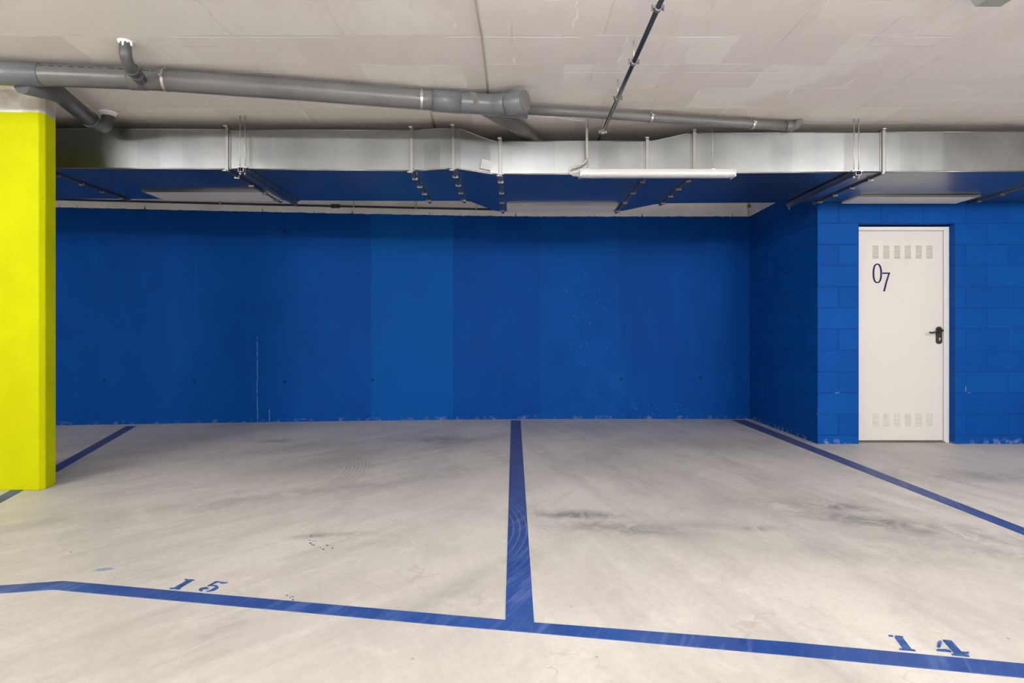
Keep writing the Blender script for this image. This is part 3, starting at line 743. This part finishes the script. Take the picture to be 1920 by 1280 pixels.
# ---------------------------------------------------------------- linear lamp
ZLp = 4.375
def lp(x, y): return P(x, y, ZLp)
a, b = lp(1087, 330.5), lp(1381, 316)
lamp = thing('linear_lamp', ((a.x+b.x)/2, ZLp+.045, a.z), 'unlit white linear lamp hanging in front of the duct', 'lamp')
zm = lp(0, 321.3).z
MB().box((a.x+.012, ZLp+.005, zm), (b.x-.012, ZLp+.085, b.z)).build('housing', m_lampw, lamp, .004)
df = MB(); n = 12; loop = []
for i in range(n+1):
    t = math.pi*i/n; loop.append((ZLp+.045-.045*math.cos(t), zm-.004-(zm-.004-a.z)*math.sin(t)**.6))
loop = [(ZLp, zm+.002)] + loop + [(ZLp+.09, zm+.002)]
df.hexa([(a.x+.01, y, z) for y, z in loop], [(b.x-.01, y, z) for y, z in loop])
df.build('diffuser', m_diff, lamp)
for x0, x1 in ((a.x, a.x+.014), (b.x-.014, b.x)):
    MB().box((x0, ZLp-.002, a.z), (x1, ZLp+.092, b.z-.001)).build('end_cap', m_diff, lamp, .005)
gl = Vector((a.x, ZLp+.045, (a.z+b.z)/2-.004))
MB().tube([gl, gl+Vector((-.012,0,0)), gl+Vector((-.013,0,0)), gl+Vector((-.05,0,0))], [.018,.018,.014,.012], 12).build('cable_gland', m_cable, lamp)
for x in (1103.5, 1340):
    p = lp(x, 316); 
    MB().tube([(p.x, ZLp+.045, p.z), (p.x, ZLp+.045, CEIL)], .0022, 8).build('suspension_wire', m_rod, lamp)
    MB().box((p.x-.014, ZLp+.02, b.z-.002), (p.x+.014, ZLp+.07, b.z+.008)).build('bracket', m_steel if x > 1200 else m_lampw, lamp)
# feed cable
yc = ZLp+.075
ct = P(1100.5, 238, yc); cb_ = P(1100.5, 297, yc)
feed = thing('lamp_cable', ct, 'pale conduit and looping cable feeding the linear lamp', 'cable')
MB().tube([ct, cb_], .0105, 14).build('rigid_conduit', m_cable, feed)
MB().tube([ct+Vector((0,0,-.01)), ct+Vector((0,0,.004))], .014, 14).build('conduit_collar', m_cable, feed)
g0 = gl+Vector((-.045,0,0))
MB().tube(arc(cb_, P(1098,308,yc-.01), P(1083,309,yc-.03), 6) + arc(P(1081,309,yc-.035), P(1068,312,yc-.04), P(1067,320,yc-.04), 6)[1:] + arc(P(1067,321,yc-.042), P(1069,326,yc-.045), g0, 5)[1:], .0075, 12).build('flexible_cable', m_cable, feed)
cc1 = CE(1088,225); 
MB().tube([ct, ct+Vector((-.004,0,.03)), ct+Vector((-.02,.01,.045)), Vector((ct.x-.05, ct.y+.0, CEIL-.008)), CE(1040,218)+Vector((0,0,-.006)), CE(998,217)+Vector((0,0,-.006))], .004, 8).build('ceiling_wire', m_cable, feed)

# ---------------------------------------------------------------- black pipe along the back wall
def wy(X):
    pts = sorted(bp); 
    for (x0, y0), (x1, y1) in zip(pts, pts[1:]):
        if x0 <= X <= x1 and x1 > x0: return y0+(y1-y0)*(X-x0)/(x1-x0)
    return 7.2
zb = H+1.545
xs = [-6.2, -5.0, -4.0, -3.0, -2.0, -1.0, -.1]
bpipe = thing('black_pipe', (-2, wy(-2)-.07, zb), 'thin black pipe hung along the top of the blue back wall', 'pipe')
MB().tube([(x, wy(x)-.07, zb-.012*(x+6)/6) for x in xs], .0125, 12).build('pipe_run', m_conduit, bpipe)
def zbp(x): return zb-.012*(x+6)/6
xc_ = (627-960)*6.9/F
MB().tube([(xc_-.06, wy(xc_)-.07, zbp(xc_)), (xc_-.045, wy(xc_)-.07, zbp(xc_)), (xc_-.012, wy(xc_)-.07, zbp(xc_)), (xc_, wy(xc_)-.07, zbp(xc_)), (xc_+.012, wy(xc_)-.07, zbp(xc_)), (xc_+.045, wy(xc_)-.07, zbp(xc_)), (xc_+.06, wy(xc_)-.07, zbp(xc_))],
     [.015,.024,.026,.018,.026,.024,.015], 14).build('pipe_union', m_conduit, bpipe)
for px in (421, 661, 777, 892):
    X = (px-960)*6.9/F; z = zbp(X)
    c_ = MB().tube([(X-.006, wy(X)-.07, z), (X+.006, wy(X)-.07, z)], .018, 12).build('pipe_clip', m_steel, bpipe)
    MB().tube([(X, wy(X)-.07, z-.02), (X, wy(X)-.07, CEIL)], .004, 8).build('threaded_rod', m_flange, c_)
q = P(1403.5, 404, 7.12)
pb = thing('anchor_rod', q, 'short rusty rod at the top corner of the blue walls', 'rod')
MB().tube([q, (q.x, q.y, CEIL)], .005, 8).build('rod', m_flange, pb)
MB().box((q.x-.012, q.y-.02, P(0,389,7.12).z), (q.x+.02, q.y+.02, P(0,383,7.12).z)).build('rod_bracket', m_flange, pb)

# box fixed to the ceiling at the upper right
a = CE(1819, 1.5); b = CE(1867, 1.5)
eb = MB(); y0, y1 = 2.66, 2.80
eb.hexa([(a.x*.99, y0, CEIL-.07), (b.x*.99, y0, CEIL-.07), (b.x*.985, y1, CEIL-.07), (a.x*.985, y1, CEIL-.07)],
        [(a.x*.975, y0-.02, CEIL), (b.x*1.005, y0-.02, CEIL), (b.x*1.005, y1+.02, CEIL), (a.x*.975, y1+.02, CEIL)])
tag(eb.build('junction_box', m_box, None, .004), 'grey green box fixed to the ceiling at the upper right edge', 'box')

# ---------------------------------------------------------------- the garage's lit lamps and the added rear row (outside the frame)
names = {0:'over the aisle left of the camera',1:'over the middle of the aisle',2:'over the aisle before the door',3:'behind the camera on the left',4:'behind the camera in the middle',5:'behind the camera on the right',6:'added far behind on the left, near the rear wall',7:'added far behind in the middle, near the rear wall',8:'added far behind on the right, near the rear wall'}
L = 1.2
for i, (x, y, pw) in enumerate(LAMPS):
    t = thing('linear_lamp', (x, y, LAMP_Z), 'lit white linear lamp ' + names[i], 'lamp')
    MB().box((x-L/2, y-.02, LAMP_Z+.044), (x+L/2, y+.02, LAMP_Z+.06)).build('housing', m_lampw, t)
    me = MB(); loop = [(y+.045*math.cos(math.pi*k/8), LAMP_Z+.045*math.sin(math.pi*k/8)) for k in range(16)]
    me.hexa([(x-L/2, yy, z) for yy, z in loop], [(x+L/2, yy, z) for yy, z in loop])
    mm = m_emit.copy(); mm.node_tree.nodes['Emission'].inputs[1].default_value = pw*LAMP_SCALE*.62
    me.build('diffuser', mm, t)
    for s in (-.45, .45): MB().tube([(x+s, y, LAMP_Z+.05), (x+s, y, CEIL)], .002, 6).build('suspension_wire', m_rod, t)
